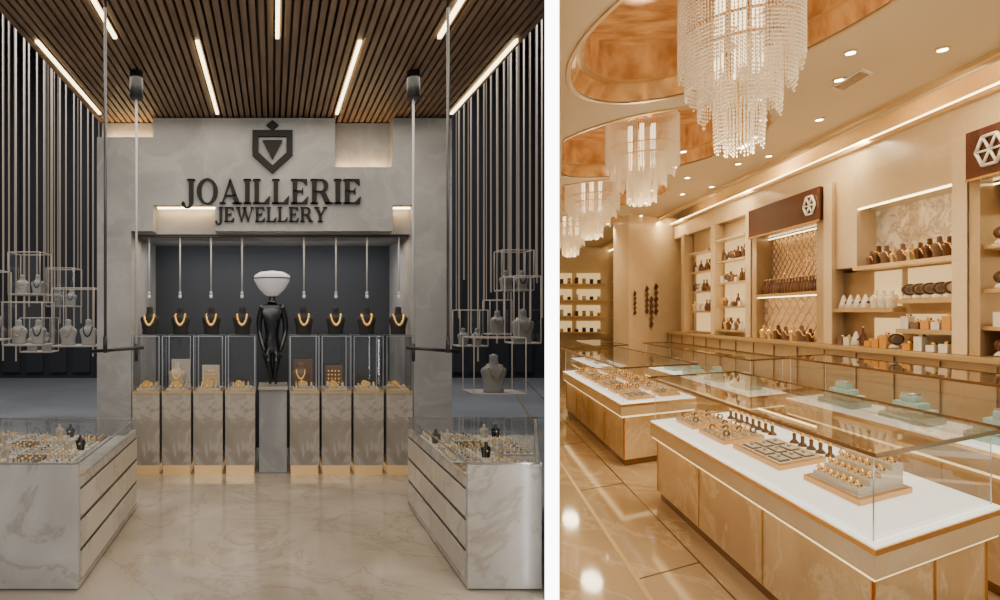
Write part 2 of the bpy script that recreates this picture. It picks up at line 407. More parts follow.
body = skin_obj('figure', [
    [(hip, (.090, .065)), (mp(272, 335), (.068, .055)), (mp(272, 324), (.090, .06)), (mp(272, 314), (.112, .065)), (mp(272, 307), (.085, .055)), (mp(272, 302), .036), (mp(272, 295), .030)],
    [(mp(272, 314), (.112, .065)), (mp(261.5, 308), .044), (mp(259, 322), .033), (mp(259.5, 333), .028), (mp(262.5, 345, -.09), .022), (mp(265, 351, -.11), .021)],
    [(mp(272, 314), (.112, .065)), (mp(282.5, 308), .044), (mp(285.5, 322), .033), (mp(285.5, 333), .028), (mp(282, 345, -.09), .022), (mp(280, 351, -.11), .021)],
    [(hip, (.090, .065)), (mp(267.5, 351), .056), (mp(268.5, 362, -.05), .040), (mp(270.5, 373, -.02), .029), (mp(270.5, 381, 0), .020), (mp(270, 383.3, -.06), .013)],
    [(hip, (.090, .065)), (mp(276.5, 351), .056), (mp(276.5, 362, -.05), .040), (mp(275, 373, -.02), .029), (mp(275.5, 381, 0), .020), (mp(276, 383.3, -.06), .013)],
], BLACKG)
body.parent = par; body.matrix_parent_inverse = Matrix.Translation(par.location).inverted()
for sx in (-1, 1):
    hx = 272.5+sx*7.5
    ch = []
    root = mp(hx, 351, -.11)
    for k in range(5):
        ch.append([(root, .014), ((root[0]+(-.022+.011*k), root[1]-.01, root[2]-.035), .007), ((root[0]+(-.02+.010*k), root[1]-.012, root[2]-.06-.008*(2-abs(k-2))), .006)])
    hnd = skin_obj('hand', ch, BLACKG, 1); hnd.parent = par; hnd.matrix_parent_inverse = Matrix.Translation(par.location).inverted()
b = MB('bowl_head')
c = mp(272, 297)
b.lathe([(.03, 0), (.07, .02), (.13, .08), (.172, .15), (.190, .19), (.175, .225), (.12, .255), (.001, .27)], c, SHADE, 28)
b.cyl(c, (c[0], c[1], c[2]+.03), .045, BLACKG, 14)
b.tube([(c[0]+.191*math.cos(t*math.pi/16), c[1]+.191*math.sin(t*math.pi/16), c[2]+.19) for t in range(32)], .006, BLACKG, 6, True)
h_ = b.done(); h_.parent = par; h_.matrix_parent_inverse = Matrix.Translation(par.location).inverted()

# ============================================================ side cases (left shop)
def low_case(pts, side):
    b = MB('low_display_case')
    zt, zd = .744, .60
    cx = sum(p[0] for p in pts)/4; cy = sum(p[1] for p in pts)/4
    def sc(k): return [(cx+(x-cx)*k, cy+(y-cy)*k) for x, y in pts]
    b.prism(sc(.96), .006, .02, BLACK)
    b.prism(pts, .02, zd, MARC)
    def edge(p, q, th, z0, z1, m, e0=0.0, e1=0.0):
        dx, dy = q[0]-p[0], q[1]-p[1]; L = math.hypot(dx, dy)
        p, q = (p[0]+dx/L*e0, p[1]+dy/L*e0), (q[0]-dx/L*e1, q[1]-dy/L*e1)
        nx, ny = -dy/L*th, dx/L*th
        if (cx-p[0])*nx+(cy-p[1])*ny < 0: nx, ny = -nx, -ny
        b.prism([p, q, (q[0]+nx, q[1]+ny), (p[0]+nx, p[1]+ny)], z0, z1, m)
    edge(pts[3], pts[0], .03, zd, zt-.01, MARC)
    edge(pts[1], pts[2], .012, zd, zt-.01, GL)
    edge(pts[0], pts[1], .028, zd, zd+.05, MARC, .032, .014)
    edge(pts[2], pts[3], .03, zd, zt-.01, MARC, .014, .034)
    edge(pts[0], pts[1], .008, zd+.05, zt-.01, GL, .032, .014)
    for p in range(4): edge(pts[p], pts[(p+1) % 4], .010, zt-.008, zt, STEEL, .011, .0)
    b.prism(sc(.985), zt+.001, zt+.005, GL)
    p, q = pts[0], pts[1]
    L = q[1]-p[1]; sgn = -side
    for r in range(3):
        z0 = .07+r*.18
        for c_ in range(2):
            ya = p[1]+.04+c_*(L-.07)/2; yb = ya+(L-.07)/2-.012
            xa = p[0]; b.box(min(xa, xa+sgn*.010), max(xa, xa+sgn*.010), ya, yb, z0, z0+.150, CREAM)
            b.box(min(xa, xa+sgn*.004), max(xa, xa+sgn*.004), ya, yb, z0+.150, z0+.162, BLACK)
    b.done()
LC = [(-1.12, 3.45), (-1.12, 4.94), (-2.35, 4.94), (-2.35, 3.45)]
low_case(LC, -1)
RC = [(1.12, 3.45), (1.12, 4.98), (2.20, 4.98), (1.545, 3.45)]
low_case(RC, 1)
def case_items(y0, y1, xlim):
    b = MB('ring_display_set')
    y = y0+.06; row = 0
    while y < y1-.2:
        lo, hi = xlim(y); x = lo+.03; col = 0
        while x < hi-.20:
            kind = (row*3+col) % 5
            b.box(x, x+.20, y, y+.20, .601, .612, TRAYW if kind != 3 else BUSTB)
            for i in range(4):
                for j in range(3):
                    xx = x+.028+i*.048; yy = y+.036+j*.064
                    if kind in (0, 4):
                        b.cyl((xx, yy, .612), (xx, yy, .640), .012, BUSTW, 8, .007); b.octa((xx, yy, .648), .010, GOLDJ)
                    elif kind == 1:
                        b.box(xx-.015, xx+.015, yy-.018, yy+.018, .612, .628, BUSTW); b.octa((xx, yy, .634), .009, GOLDJ if i != 2 else BUSTD)
                    elif kind == 3: b.octa((xx, yy, .622), .011, GOLDJ if i % 2 else STEEL)
            if kind == 2:
                for i in range(2):
                    b.lathe(BP, (x+.055+i*.09, y+.13, .612), BUSTW if (i+row) % 2 else BUSTD, 12, 1, .5, .36); b.octa((x+.055+i*.09, y+.105, .66), .011, GOLDJ)
                for i in range(3): b.octa((x+.05+i*.05, y+.045, .624), .012, GOLDJ)
            x += .225; col += 1
        y += .225; row += 1
    b.done()
case_items(3.5, 4.95, lambda y: (-2.25, -1.16))
case_items(3.5, 4.95, lambda y: (1.16, min(RC[3][0]+(y-3.45)*.42-.02, 2.12)))

# ============================================================ pendant rails
for sgn in (-1, 1):
    b = MB('pendant_rail_light')
    xn, xf = -1.04, -1.10
    if sgn > 0: xn, xf = 1.085, 1.13
    b.cyl((xn, 3.72, 3.55), (xn, 3.72, 1.36), .009, DSTEEL, 10)
    b.cyl((xn, 3.72, 1.46), (xn, 3.72, 1.36), .013, BLACK, 10)
    b.cyl((xf, 4.83, 3.55), (xf, 4.83, 3.33), .052, BLACK, 20)
    b.cyl((xf, 4.83, 3.40), (xf, 4.83, 1.22), .010, WROD, 10)
    b.cyl((xf, 4.83, 1.36), (xf, 4.83, 1.22), .014, BLACK, 10)
    b.cyl((xf-sgn*.06, 4.83, 1.33), (xf+sgn*.36, 4.80, 1.30), .014, BLACK, 10)
    b.done()

# ============================================================ hanging rods + vitrines
def rods(name, xs, b0, b1):
    b = MB(name)
    for px in xs:
        Y = random.uniform(b0, b1); X = (px-273)*Y/600
        zb = random.uniform(.7, 2.2)
        b.cyl((X, Y, zb), (X, Y, 8.0), .014, CORD, 6)
    b.done()
rods('hanging_rod_curtain', [-40, -30, -18, -6, 3, 9, 16, 24, 29, 37, 44, 52, 60, 66, 74, 81, 88, 93], 9.6, 10.4)
rods('hanging_rod_curtain', [459, 464, 471, 478, 484, 491, 497, 504, 511, 517, 524, 530, 537, 542], 9.6, 10.4)
def vitrine(px0, px1, py0, py1, Y, dep=.45, items=1, big=1.0):
    s_ = 600/Y; x0, x1 = (px0-273)/s_, (px1-273)/s_; z1, z0 = 1.6+(314-py0)/s_, 1.6+(314-py1)/s_
    b = MB('hanging_vitrine'); t = .006
    for xx in (x0, x1):
        for yy in (Y, Y+dep): b.cyl((xx, yy, z0), (xx, yy, z1), t, CORD, 6)
    for zz in (z0, z1):
        b.tube([(x0, Y, zz), (x1, Y, zz), (x1, Y+dep, zz), (x0, Y+dep, zz)], t, CORD, 6, True)
    b.box(x0, x1, Y, Y+dep, z0-.014, z0, BUSTG)
    g = b.mi(GLV)
    for q in ([(x0, Y), (x1, Y)], [(x0, Y), (x0, Y+dep)], [(x1, Y), (x1, Y+dep)]):
        b.face([b.bm.verts.new((*q[0], z0)), b.bm.verts.new((*q[1], z0)), b.bm.verts.new((*q[1], z1)), b.bm.verts.new((*q[0], z1))], g)
    for xx in (x0, x1): b.cyl((xx, Y+dep/2, z1), (xx, Y+dep/2, 8.0), .007, CORD, 6)
    H = z1-z0; nx = max(1, items)
    for k in range(nx):
        xx = x0+(x1-x0)*(k+.5)/nx
        bust(b, xx, Y+dep/2, z0, BUSTG, min(H*.72/.31, (x1-x0)/nx/.235)*big, True, BUSTD if k % 2 else GOLDS, .009)
    b.done()
vitrine(2, 42, 302, 345, 7.4, .4, 2)
vitrine(8, 40, 252, 294, 7.9, .4, 2)
vitrine(52, 94, 288, 346, 7.2, .4, 2)
vitrine(-34, -4, 270, 340, 7.0, .4, 1)
vitrine(46, 74, 268, 306, 8.7, .35, 2)
vitrine(20, 50, 318, 352, 8.8, .35, 2)
vitrine(460, 488, 310, 346, 8.7, .35, 2)
vitrine(474, 526, 338, 394, 6.9, .4, 1)
vitrine(514, 541, 276, 343, 7.6, .3, 1)
vitrine(502, 534, 250, 290, 8.5, .3, 2)
vitrine(490, 512, 300, 334, 8.9, .3, 1)

# left-shop lights
light('ceiling_strip_glow', 'AREA', (0.03, 4.4, 3.5), 85, (1, .88, .72), 3.2, 2.6, target=(0.03, 4.4, 0))
light('left_shop_fill', 'AREA', (-1.2, -1.2, 3.3), 135, (.96, .97, 1), 4, 2.5, target=(-0.2, 6, 1.6))  # soft fill added behind the camera to brighten the left shop
light('hall_fill', 'AREA', (-4.2, 8.5, 7.6), 400, (.96, .97, 1), 4, 4, target=(-4.2, 8.5, 0))  # fill added under the closed ceiling to brighten the hall; no skylight
light('hall_fill', 'AREA', (3.0, 10.0, 7.6), 320, (.96, .97, 1), 3, 3, target=(3.0, 10, 0))  # second added hall fill, likewise without a skylight
light('booth_header_light', 'AREA', (0, YF+.32, 2.37), 16, (1, .82, .60), 2.6, .15, target=(0, YF+.25, 0))
light('booth_wall_washer', 'AREA', (0, YF+.55, 2.3), 9, (.88, .92, 1), 2.6, .15, target=(0, 7.3, 1.2))

# ============================================================ RIGHT SHOP
b = MB('floor_right_shop'); b.prism([(0.2, -0.5), (0, 0), ray(17.2, 553), (10.2, 17.2), R(-1.5, 6.0)], -0.1, 0.0, FLOORR); b.done()
b = MB('trim_floor_inlay')
b.rbox(0.6, 14, 1.33, 1.37, 0, .003, GOLDS); b.rbox(.6, 14, 1.95, 1.965, 0, .003, BRONZE)
for u in (3.2, 5.1, 7.0, 9.0): b.rbox(u, u+.012, 1.37, 1.95, 0, .003, BRONZE)
b.done()
ells = [(2.96, 3.95, 0.87, 1.42), (4.22, 6.90, 1.08, 1.42), (5.15, 9.7, 1.05, 1.25), (6.25, 12.6, .95, 1.2)]
ZC = 3.5
def ell(e, n=64, k=1.0):
    th = -math.radians(17)
    out = []
    for i in range(n):
        t = 2*math.pi*i/n; x, y = e[2]*k*math.cos(t), e[3]*k*math.sin(t)
        out.append((e[0]+x*math.cos(th)-y*math.sin(th)*.35, e[1]+y))
    return out
bm = bmesh.new(); edges = []
outer = [ray(1.0, 559.5), ray(17.0, 559.5), R(15.6, 5.0), R(-1.2, 5.0)]
def clipx(p):
    m_ = ray(p[1], 561)[0]+.02
    return (max(p[0], m_), p[1])
loops = [outer]+[[clipx(p) for p in ell(e)] for e in ells]
for lp in loops:
    vs = [bm.verts.new((x, y, ZC)) for x, y in lp]
    for i in range(len(vs)): edges.append(bm.edges.new((vs[i], vs[(i+1) % len(vs)])))
bmesh.ops.triangle_fill(bm, use_beauty=True, use_dissolve=False, edges=edges, normal=(0, 0, -1))
me = bpy.data.meshes.new('ceiling_right_shop'); bm.to_mesh(me); bm.free(); me.materials.append(CEILR)
ob = bpy.data.objects.new('ceiling_right_shop', me); scene.collection.objects.link(ob)
b = MB('ceiling_cove')
b.rbox(-1.2, 15.6, 4.98, 5.0, 3.44, 3.86, CEILR)
b.rbox(-1.2, 15.6, 4.90, 4.98, 3.46, 3.52, GOLDS)
b.rbox(-1.2, 15.6, 4.98, 5.9, 3.84, 3.9, CEILR)
b.rbox(-1.2, 15.6, 5.32, 5.36, 3.375, 3.40, LEDW)
b.done()
for e in ells:
    b = MB('ceiling_dome')
    lp = [clipx(p) for p in ell(e)]; lp2 = [clipx(p) for p in ell(e, 64, .90)]; lp3 = [clipx(p) for p in ell(e, 64, .96)]
    b.loft([(x, y, ZC) for x, y in lp], [(x, y, ZC+.14) for x, y in lp3], COPPER, False, True)
    b.loft([(x, y, ZC+.14) for x, y in lp3], [(x, y, ZC+.14) for x, y in lp2], GOLDS, False)
    b.loft([(x, y, ZC+.14) for x, y in lp2], [(x, y, ZC+.44) for x, y in lp2], COPPER, False, True)
    i = b.mi(COPPER); b.face([b.bm.verts.new((x, y, ZC+.44)) for x, y in lp2], i)
    lpo = [clipx(p) for p in ell(e, 64, 1.035)]
    b.loft([(x, y, ZC-.012) for x, y in lpo], [(x, y, ZC-.012) for x, y in lp], GOLDS, False)
    b.loft([(x, y, ZC) for x, y in lpo], [(x, y, ZC-.012) for x, y in lpo], GOLDS, False)
    b.done()
def chandelier_mesh():
    b = MB('crystal_chandelier')
    def tier(r, n, z0, z1, scal, m=CRYS, step=.0215, br=.0098, taper=1.0, nsc=8):
        for k in range(n):
            a = 2*math.pi*k/n; L = (z0-z1)*(1-scal*abs(math.cos(a*nsc/2)))
            cnt = int(L/step)
            for j in range(cnt+1):
                q = j/max(cnt, 1); rr = r*(1+(taper-1)*q)
                b.octa((rr*math.cos(a), rr*math.sin(a), z0-j*step), br, m, br*1.25)
    tier(.42, 104, 1.05, .40, .14)
    tier(.37, 84, .70, .30, .15)
    tier(.28, 66, .60, .17, .2)
    tier(.185, 46, .45, .0, .12, taper=.9)
    tier(.10, 24, .30, -.02, .1)
    for z, r in ((1.05, .42), (.70, .37), (.60, .28)):
        b.tube([(r*math.cos(t*math.pi/20), r*math.sin(t*math.pi/20), z) for t in range(40)], .009, GOLD, 6, True)
    b.lathe([(.001, 1.04), (.40, 1.04), (.40, 1.07), (.001, 1.07)], (0, 0, 0), GOLD, 40)
    b.cyl((0, 0, 1.07), (0, 0, 1.16), .05, GOLD, 14)
    for k in range(6):
        a = k*math.pi/3
        b.cyl((.15*math.cos(a), .15*math.sin(a), .95), (.15*math.cos(a), .15*math.sin(a), .45), .03, CRYL, 8)
    for k in range(4):
        a = k*math.pi/2; b.cyl((0, 0, .7), (.36*math.cos(a), .36*math.sin(a), .7), .006, GOLD, 5)
        b.cyl((0, 0, .6), (.27*math.cos(a), .27*math.sin(a), .6), .006, GOLD, 5)
    b.cyl((0, 0, 1.05), (0, 0, .1), .012, GOLD, 8)
    return b.done()
c0 = chandelier_mesh(); cz0 = c0.location.z
chs = [(2.95, 3.80, 1.02, .76), (4.22, 6.87, 1.25, .86), (5.10, 9.6, 1.2, .92), (6.2, 12.5, 1.2, .92)]
for i, (x, y, hb, sx) in enumerate(chs):
    o = c0 if i == 0 else c0.copy()
    if i: scene.collection.objects.link(o)
    top = ZC+.44-1.6
    sz = (top-hb)/1.16
    o.scale = (sx, sx, sz); o.location = (x, y, 1.6+hb+cz0*sz)
    light('chandelier_light', 'POINT', (x, y, 1.6+hb-.12), 24, (1, .82, .54), .15)
b = MB('recessed_downlight_set')
dls = []
for (u, v) in [(1.9, 3.9), (2.6, 4.4), (3.4, 3.9), (4.2, 4.45), (5.0, 4.0), (6.0, 4.45), (7.0, 4.0), (8.0, 4.45), (9.0, 4.0), (10.2, 4.4), (4.1, 3.35), (6.6, 3.5), (8.8, 3.5), (10.5, 3.4), (11.5, 3.9), (12.5, 3.3), (3.0, 3.6), (5.9, 3.3), (4.5, 3.75), (5.5, 4.7), (7.3, 4.75), (2.1, 4.7), (8.0, 3.7)]:
    x, y = R(u, v); dls.append((x, y))
    b.cyl((x, y, ZC), (x, y, ZC-.012), .040, GOLDS, 16); b.cyl((x, y, ZC-.012), (x, y, ZC-.016), .027, DL, 16)
b.done()
b = MB('ceiling_air_vent'); b.rbox(3.15, 3.55, 3.95, 4.12, ZC-.015, ZC, TRAYW)
for k in range(5): b.rbox(3.18, 3.52, 3.965+k*.03, 3.98+k*.03, ZC-.02, ZC-.015, BRONZE)
b.done()
b = MB('ceiling_slot_light'); b.rbox(5.2, 5.45, 4.0, 4.12, ZC-.012, ZC, GOLDS); b.rbox(5.23, 5.42, 4.02, 4.10, ZC-.016, ZC-.012, DL); b.done()
for k, (x, y) in enumerate(dls):
    if k % 2 == 0: light('downlight_beam', 'SPOT', (x, y, ZC-.03), 60, (1, .85, .59), .05, target=(x, y, 0), spot=130)

# walls right
b = MB('wall_right'); b.rbox(-1.2, 15.6, 5.86, 5.96, 0, 3.9, BEIGE); b.done()
b = MB('wall_back_right_shop'); b.prism([ray(17.0, 559.5), (9.9, 17.0), (9.9, 17.15), ray(17.15, 559.5)], 0, 3.9, BEIGE); b.done()
b = MB('wall_pier')
b.rbox(10.2, 11.4, 4.05, 5.86, 0, ZC, BEIGE); b.rbox(10.17, 10.2, 4.02, 5.2, 0, .1, GOLDS)
b.done()
b = MB('hanging_leaf_ornament')
for v, z, s_ in ((4.2, 2.05, .6), (4.55, 2.15, .7), (4.68, 1.95, .8), (4.82, 2.2, .8)):
    for k in range(5):
        x, y = R(10.16, v); zz = z-k*.15*s_
        b.xz([(x, zz), (x+.06*s_, zz-.06), (x+.01, zz-.19*s_), (x-.04*s_, zz-.10)], y-.015, y, BRZ if k % 2 else REDB)
b.done()
b = MB('shelf_unit')
b.rbox(11.7, 15.4, 5.5, 5.855, 0, 3.2, BEIGED)
for z in (1.0, 1.5, 2.0, 2.5):
    b.rbox(11.9, 13.2, 5.47, 5.5, z, z+.36, NICHE); b.rbox(13.5, 15.2, 5.47, 5.5, z, z+.36, NICHE)
    for k in range(10):
        x, y = R(12.0+k*.3, 5.42); b.cyl((x, y, z), (x, y, z+.18), .05, BRZ if k % 3 else TRAYW, 8)
    b.rbox(11.8, 15.3, 5.36, 5.5, z-.03, z, GOLDS)
b.done()
b = MB('shelf_unit')
for z in (1.1, 1.55, 2.0, 2.45):
    b.box(7.75, 9.3, 16.75, 16.99, z-.04, z, GOLDS)
    for (xa, xb) in ((7.8, 8.45), (8.6, 9.25)): b.box(xa, xb, 16.96, 16.99, z, z+.30, NICHE)
    for k in range(7): b.cyl((7.9+k*.21, 16.86, z), (7.9+k*.21, 16.86, z+random.uniform(.08, .18)), .05, random.choice((BRZ, GOLDS, TRAYW)), 8)
b.done()

b = MB('trim_cornice')
b.rbox(-1.2, 10.15, 5.38, 5.86, 3.08, 3.34, BEIGE); b.rbox(-1.2, 10.15, 5.30, 5.86, 3.34, 3.375, GOLDS); b.done()
b = MB('trim_pilaster')
for u in (2.86, 4.74, 6.72, 8.0, 9.4): b.rbox(u, u+.16, 5.28, 5.86, 1.265, 3.075, BEIGE)
b.done()
b = MB('base_cabinet')
b.rbox(-1.2, 10.15, 5.2, 5.855, 0, 1.22, BEIGED); b.rbox(-1.2, 10.15, 5.15, 5.855, 1.22, 1.26, GOLDS)
for k in range(20): b.rbox(-.9+k*.57, -.89+k*.57, 5.185, 5.2, .1, 1.2, BRONZE)
b.done()
def items(name, u0, u1, v, z, n, kind):
    b = MB(name)
    for k in range(n):
        u = u0+(u1-u0)*(k+.5)/n; x, y = R(u, v); kk = kind
        if kind == 'mix': kk = random.choice(('bottle', 'bottle', 'box', 'box', 'cone', 'watch', 'bust'))
        if kk == 'bottle':
            b.lathe([(.028, 0), (.034, .04), (.026, .12), (.010, .15), (.012, .19), (.001, .20)], (x, y, z), random.choice((BRZ, REDB)), 10); b.octa((x, y, z+.2), .014, GOLDJ)
        elif kk == 'ringstand':
            b.lathe([(.028, 0), (.026, .012), (.010, .03), (.012, .07), (.001, .075)], (x, y, z), BRZ, 10); b.octa((x, y, z+.085), .020, GOLDJ, .026)
        elif kk == 'bust':
            bust(b, x, y, z, random.choice((BUSTB, BRZ, BUSTB, GOLDS)), random.uniform(.5, .70), True, GOLDJ, .013)
        elif kk == 'wbust':
            bust(b, x, y, z, TRAYW, .6, True, GOLDJ, .012)
        elif kk == 'watch':
            b.lathe([(.03, 0), (.045, .01), (.03, .03), (.02, .05)], (x, y, z), TRAYW, 10)
            b.cyl((x-.01, y-.035, z+.09), (x+.01, y+.0, z+.09), .055, BRZ, 16); b.cyl((x-.014, y-.045, z+.09), (x-.008, y-.03, z+.09), .040, STEEL, 16)
        elif kk == 'cone':
            b.lathe([(.045, 0), (.03, .06), (.008, .13), (.001, .135)], (x, y, z), TRAYW, 10, sc=1.1); b.octa((x, y-.03, z+.06), .024, REDB)
        elif kk == 'box':
            h = random.uniform(.05, .13); w_ = .05
            b.rbox(u-w_, u+w_, v-.07, v+.07, z, z+h, random.choice((TRAYW, TRAYF, BUSTB))); b.octa((x, y, z+h+.015), .02, GOLDJ); b.octa((x+.03, y, z+h+.012), .014, BRZ)
    return b.done()
# bay A
b = MB('display_cabinet')
b.rbox(6.9, 9.38, 5.55, 5.855, 1.265, 3.075, BEIGE)
for (ua, ub, zs) in ((6.95, 7.95, (1.35, 1.72, 2.1, 2.45)), (8.3, 9.2, (1.3, 1.65, 2.0, 2.35))):
    b.rbox(ua, ub, 5.53, 5.55, zs[0], zs[-1]+.32, NICHE)
    b.rbox(ua, ub, 5.30, 5.55, zs[-1]+.32, zs[-1]+.35, BEIGE)
    for z in zs: b.rbox(ua, ub, 5.32, 5.55, z-.025, z, GOLDS)
b.done()
for z in (1.35, 1.72, 2.1, 2.45): items('shelf_jewellery_row', 7.0, 7.9, 5.43, z+.001, 7, 'mix')
for z in (1.65, 2.0, 2.35): items('shelf_jewellery_row', 8.35, 9.15, 5.43, z+.001, 6, 'mix')
# bay B
b = MB('display_cabinet')
b.rbox(4.92, 6.70, 5.72, 5.855, 1.265, 3.075, BEIGED)
b.rbox(4.92, 6.70, 5.22, 5.72, 2.68, 3.06, REDB)
b.rbox(4.92, 6.70, 5.20, 5.22, 2.66, 2.68, GOLD)
b.rbox(4.92, 5.06, 5.30, 5.72, 1.265, 2.68, BEIGED); b.rbox(6.56, 6.70, 5.30, 5.72, 1.265, 2.68, BEIGED)
b.rbox(5.06, 6.56, 5.70, 5.72, 1.95, 2.66, QUILT); b.rbox(5.06, 6.56, 5.50, 5.52, 1.28, 1.82, QUILT)
b.rbox(5.06, 6.56, 5.30, 5.72, 1.83, 1.87, GOLDS); b.rbox(5.06, 6.56, 5.34, 5.36, 1.82, 1.83, LEDW)
b.rbox(5.06, 6.56, 5.60, 5.62, 2.655, 2.665, LEDW)
def lattice(b, u0, u1, v, z0, z1, st, m, r=.006):
    k = u0-(z1-z0)
    while k < u1:
        for sg in (1, -1):
            ua, ub = k, k+(z1-z0); za, zb = (z0, z1) if sg > 0 else (z1, z0)
            ca, cb = max(ua, u0), min(ub, u1)
            if cb > ca:
                f = lambda q: za+(zb-za)*(q-ua)/(ub-ua)
                xa, ya = R(ca, v); xb, yb = R(cb, v); b.cyl((xa, ya, f(ca)), (xb, yb, f(cb)), r, m, 4)
        k += st
lattice(b, 5.06, 6.56, 5.695, 1.95, 2.66, .12, GOLD); lattice(b, 5.06, 6.56, 5.495, 1.28, 1.82, .18, GOLDS)
b.done()
items('perfume_bottle_row', 5.12, 6.5, 5.42, 1.871, 18, 'bottle')
items('bust_display_row', 5.15, 6.5, 5.36, 1.265, 7, 'bust')
def mark(u, v, z, s_):
    b = MB('header_mark')
    for k in range(6):
        a = k*math.pi/3; a2 = a+math.pi/3
        x0, y0 = R(u+s_*math.cos(a), v); x1, y1 = R(u+s_*math.cos(a2), v)
        b.cyl((x0, y0, z+s_*math.sin(a)), (x1, y1, z+s_*math.sin(a2)), .012, TRAYW, 6)
        xc, yc = R(u, v); b.cyl((x0, y0, z+s_*math.sin(a)), (xc, yc, z), .009, TRAYW, 6)
    b.done()
mark(5.12, 5.20, 2.87, .12)
# bay C
b = MB('display_cabinet')
b.rbox(3.02, 4.74, 5.80, 5.855, 1.265, 3.075, BEIGE)
b.rbox(3.02, 4.74, 5.36, 5.80, 2.72, 3.075, BEIGE)
b.rbox(4.36, 4.74, 5.36, 5.80, 2.10, 2.72, BEIGE)
b.rbox(3.08, 4.36, 5.78, 5.80, 2.1, 2.72, LEAF)
b.rbox(3.08, 4.36, 5.40, 5.42, 2.705, 2.72, LEDW)
b.rbox(3.02, 4.40, 5.32, 5.80, 2.06, 2.10, GOLDS)
b.rbox(3.02, 4.74, 5.55, 5.80, 1.265, 2.06, BEIGED)
b.rbox(3.80, 4.20, 5.53, 5.55, 1.68, 2.04, NICHE); b.rbox(3.80, 4.20, 5.53, 5.55, 1.30, 1.56, NICHE)
b.rbox(3.02, 3.70, 5.52, 5.55, 1.74, 2.04, NICHE); b.rbox(3.02, 3.70, 5.52, 5.55, 1.47, 1.60, NICHE)
b.rbox(3.02, 3.72, 5.30, 5.55, 1.70, 1.74, GOLDS); b.rbox(3.76, 4.74, 5.30, 5.55, 1.62, 1.66, GOLDS)
b.rbox(3.02, 3.72, 5.30, 5.55, 1.42, 1.46, BEIGED)
b.done()
items('necklace_bust_row', 3.12, 4.3, 5.52, 2.101, 10, 'bust')
items('watch_display_row', 3.06, 3.7, 5.42, 1.741, 5, 'watch')
items('gift_box_row', 3.06, 3.7, 5.42, 1.461, 5, 'box')
items('cone_ring_display_row', 4.2, 4.7, 5.42, 1.661, 4, 'cone')
items('shelf_jewellery_row', 3.8, 4.15, 5.42, 1.661, 3, 'wbust')
items('shelf_jewellery_row', 3.75, 4.7, 5.40, 1.265, 8, 'mix')
items('gift_box_row', 3.05, 3.65, 5.36, 1.265, 4, 'box')
# bay D
b = MB('display_cabinet')
b.rbox(1.0, 2.85, 5.72, 5.855, 1.265, 3.075, BEIGED)
b.rbox(1.0, 2.84, 5.22, 5.72, 2.68, 3.06, REDB); b.rbox(1.0, 2.84, 5.20, 5.22, 2.66, 2.68, GOLD)
b.rbox(1.0, 2.84, 5.55, 5.57, 2.655, 2.665, LEDW)
b.rbox(2.74, 2.85, 5.30, 5.72, 1.265, 2.68, BEIGED)
for z in (1.5, 1.8, 2.15): b.rbox(1.0, 2.74, 5.34, 5.72, z-.03, z, GOLDS); b.rbox(1.0, 2.74, 5.70, 5.72, z+.02, z+.27, NICHE)
b.done()
mark(2.60, 5.20, 2.87, .13)
for z, kd in ((1.501, 'box'), (1.801, 'watch'), (2.151, 'watch'), (1.265, 'mix')): items('watch_display_row', 1.3, 2.68, 5.44, z, 9, kd)

# display cases
def rcase(u0, u1, v0, v1, dz=0.0):
    b = MB('glass_display_case'); o = .05
    b.rbox(u0+.05, u1-.05, v0+.05, v1-.05, 0, .07, BRONZE)
    b.rbox(u0+.02, u1-.02, v0+.02, v1-.02, .07, .52+dz, BODYR)
    nseg = max(2, int((u1-u0)/.75))
    for k in range(nseg+1):
        u = u0+.02+(u1-u0-.05)*k/nseg; b.rbox(u, u+.008, v0+.012, v0+.02, .07, .52+dz, GOLD)
    for k in range(3):
        v = v0+.02+(v1-v0-.05)*k/2; b.rbox(u0+.010, u0+.02, v, v+.012, .07, .52+dz, GOLD)
    b.rbox(u0-.028, u1+.028, v0-.028, v1+.028, .522+dz, .542+dz, LEDK)
    b.rbox(u0-o, u1+o, v0-o, v1+o, .542+dz, .645+dz, BEIGE)
    b.rbox(u0-o-.008, u1+o, v0-o-.008, v1+o, .643+dz, .664+dz, GOLD)
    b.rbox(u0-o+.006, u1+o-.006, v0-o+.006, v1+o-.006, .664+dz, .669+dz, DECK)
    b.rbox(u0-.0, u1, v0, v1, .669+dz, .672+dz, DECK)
    zb = .672+dz; zt = 1.035+dz
    g = b.mi(GL)
    for (p, q) in ((R(u0, v0), R(u1, v0)), (R(u0, v1), R(u1, v1)), (R(u0, v0), R(u0, v1)), (R(u1, v0), R(u1, v1))):
        b.face([b.bm.verts.new((*p, zb)), b.bm.verts.new((*q, zb)), b.bm.verts.new((*q, zt)), b.bm.verts.new((*p, zt))], g)
    for (u, v) in ((u0, v0), (u1, v0), (u0, v1), (u1, v1)):
        x, y = R(u, v); b.cyl((x, y, zb), (x, y, zt), .003, STEEL, 6)
    g = b.mi(GLT); oo = .06
    b.face([b.bm.verts.new((*R(u, v), zt+.012)) for u, v in ((u0-oo, v0-oo), (u0-oo, v1+oo), (u1+oo, v1+oo), (u1+oo, v0-oo))], g)
    t = .014
    b.rbox(u0-oo-t, u1+oo+t, v0-oo-t, v0-oo, zt, zt+.016, BRONZE); b.rbox(u0-oo-t, u1+oo+t, v1+oo, v1+oo+t, zt, zt+.016, BRONZE)
    b.rbox(u0-oo-t, u0-oo, v0-oo, v1+oo, zt, zt+.016, BRONZE); b.rbox(u1+oo, u1+oo+t, v0-oo, v1+oo, zt, zt+.016, BRONZE)
    b.done()
rcase(1.64, 4.54, 2.15, 3.30)
rcase(5.63, 9.3, 2.15, 3.30)
rcase(0.5, 4.10, 3.85, 4.45, .16)
rcase(4.9, 8.6, 3.85, 4.45, .08)
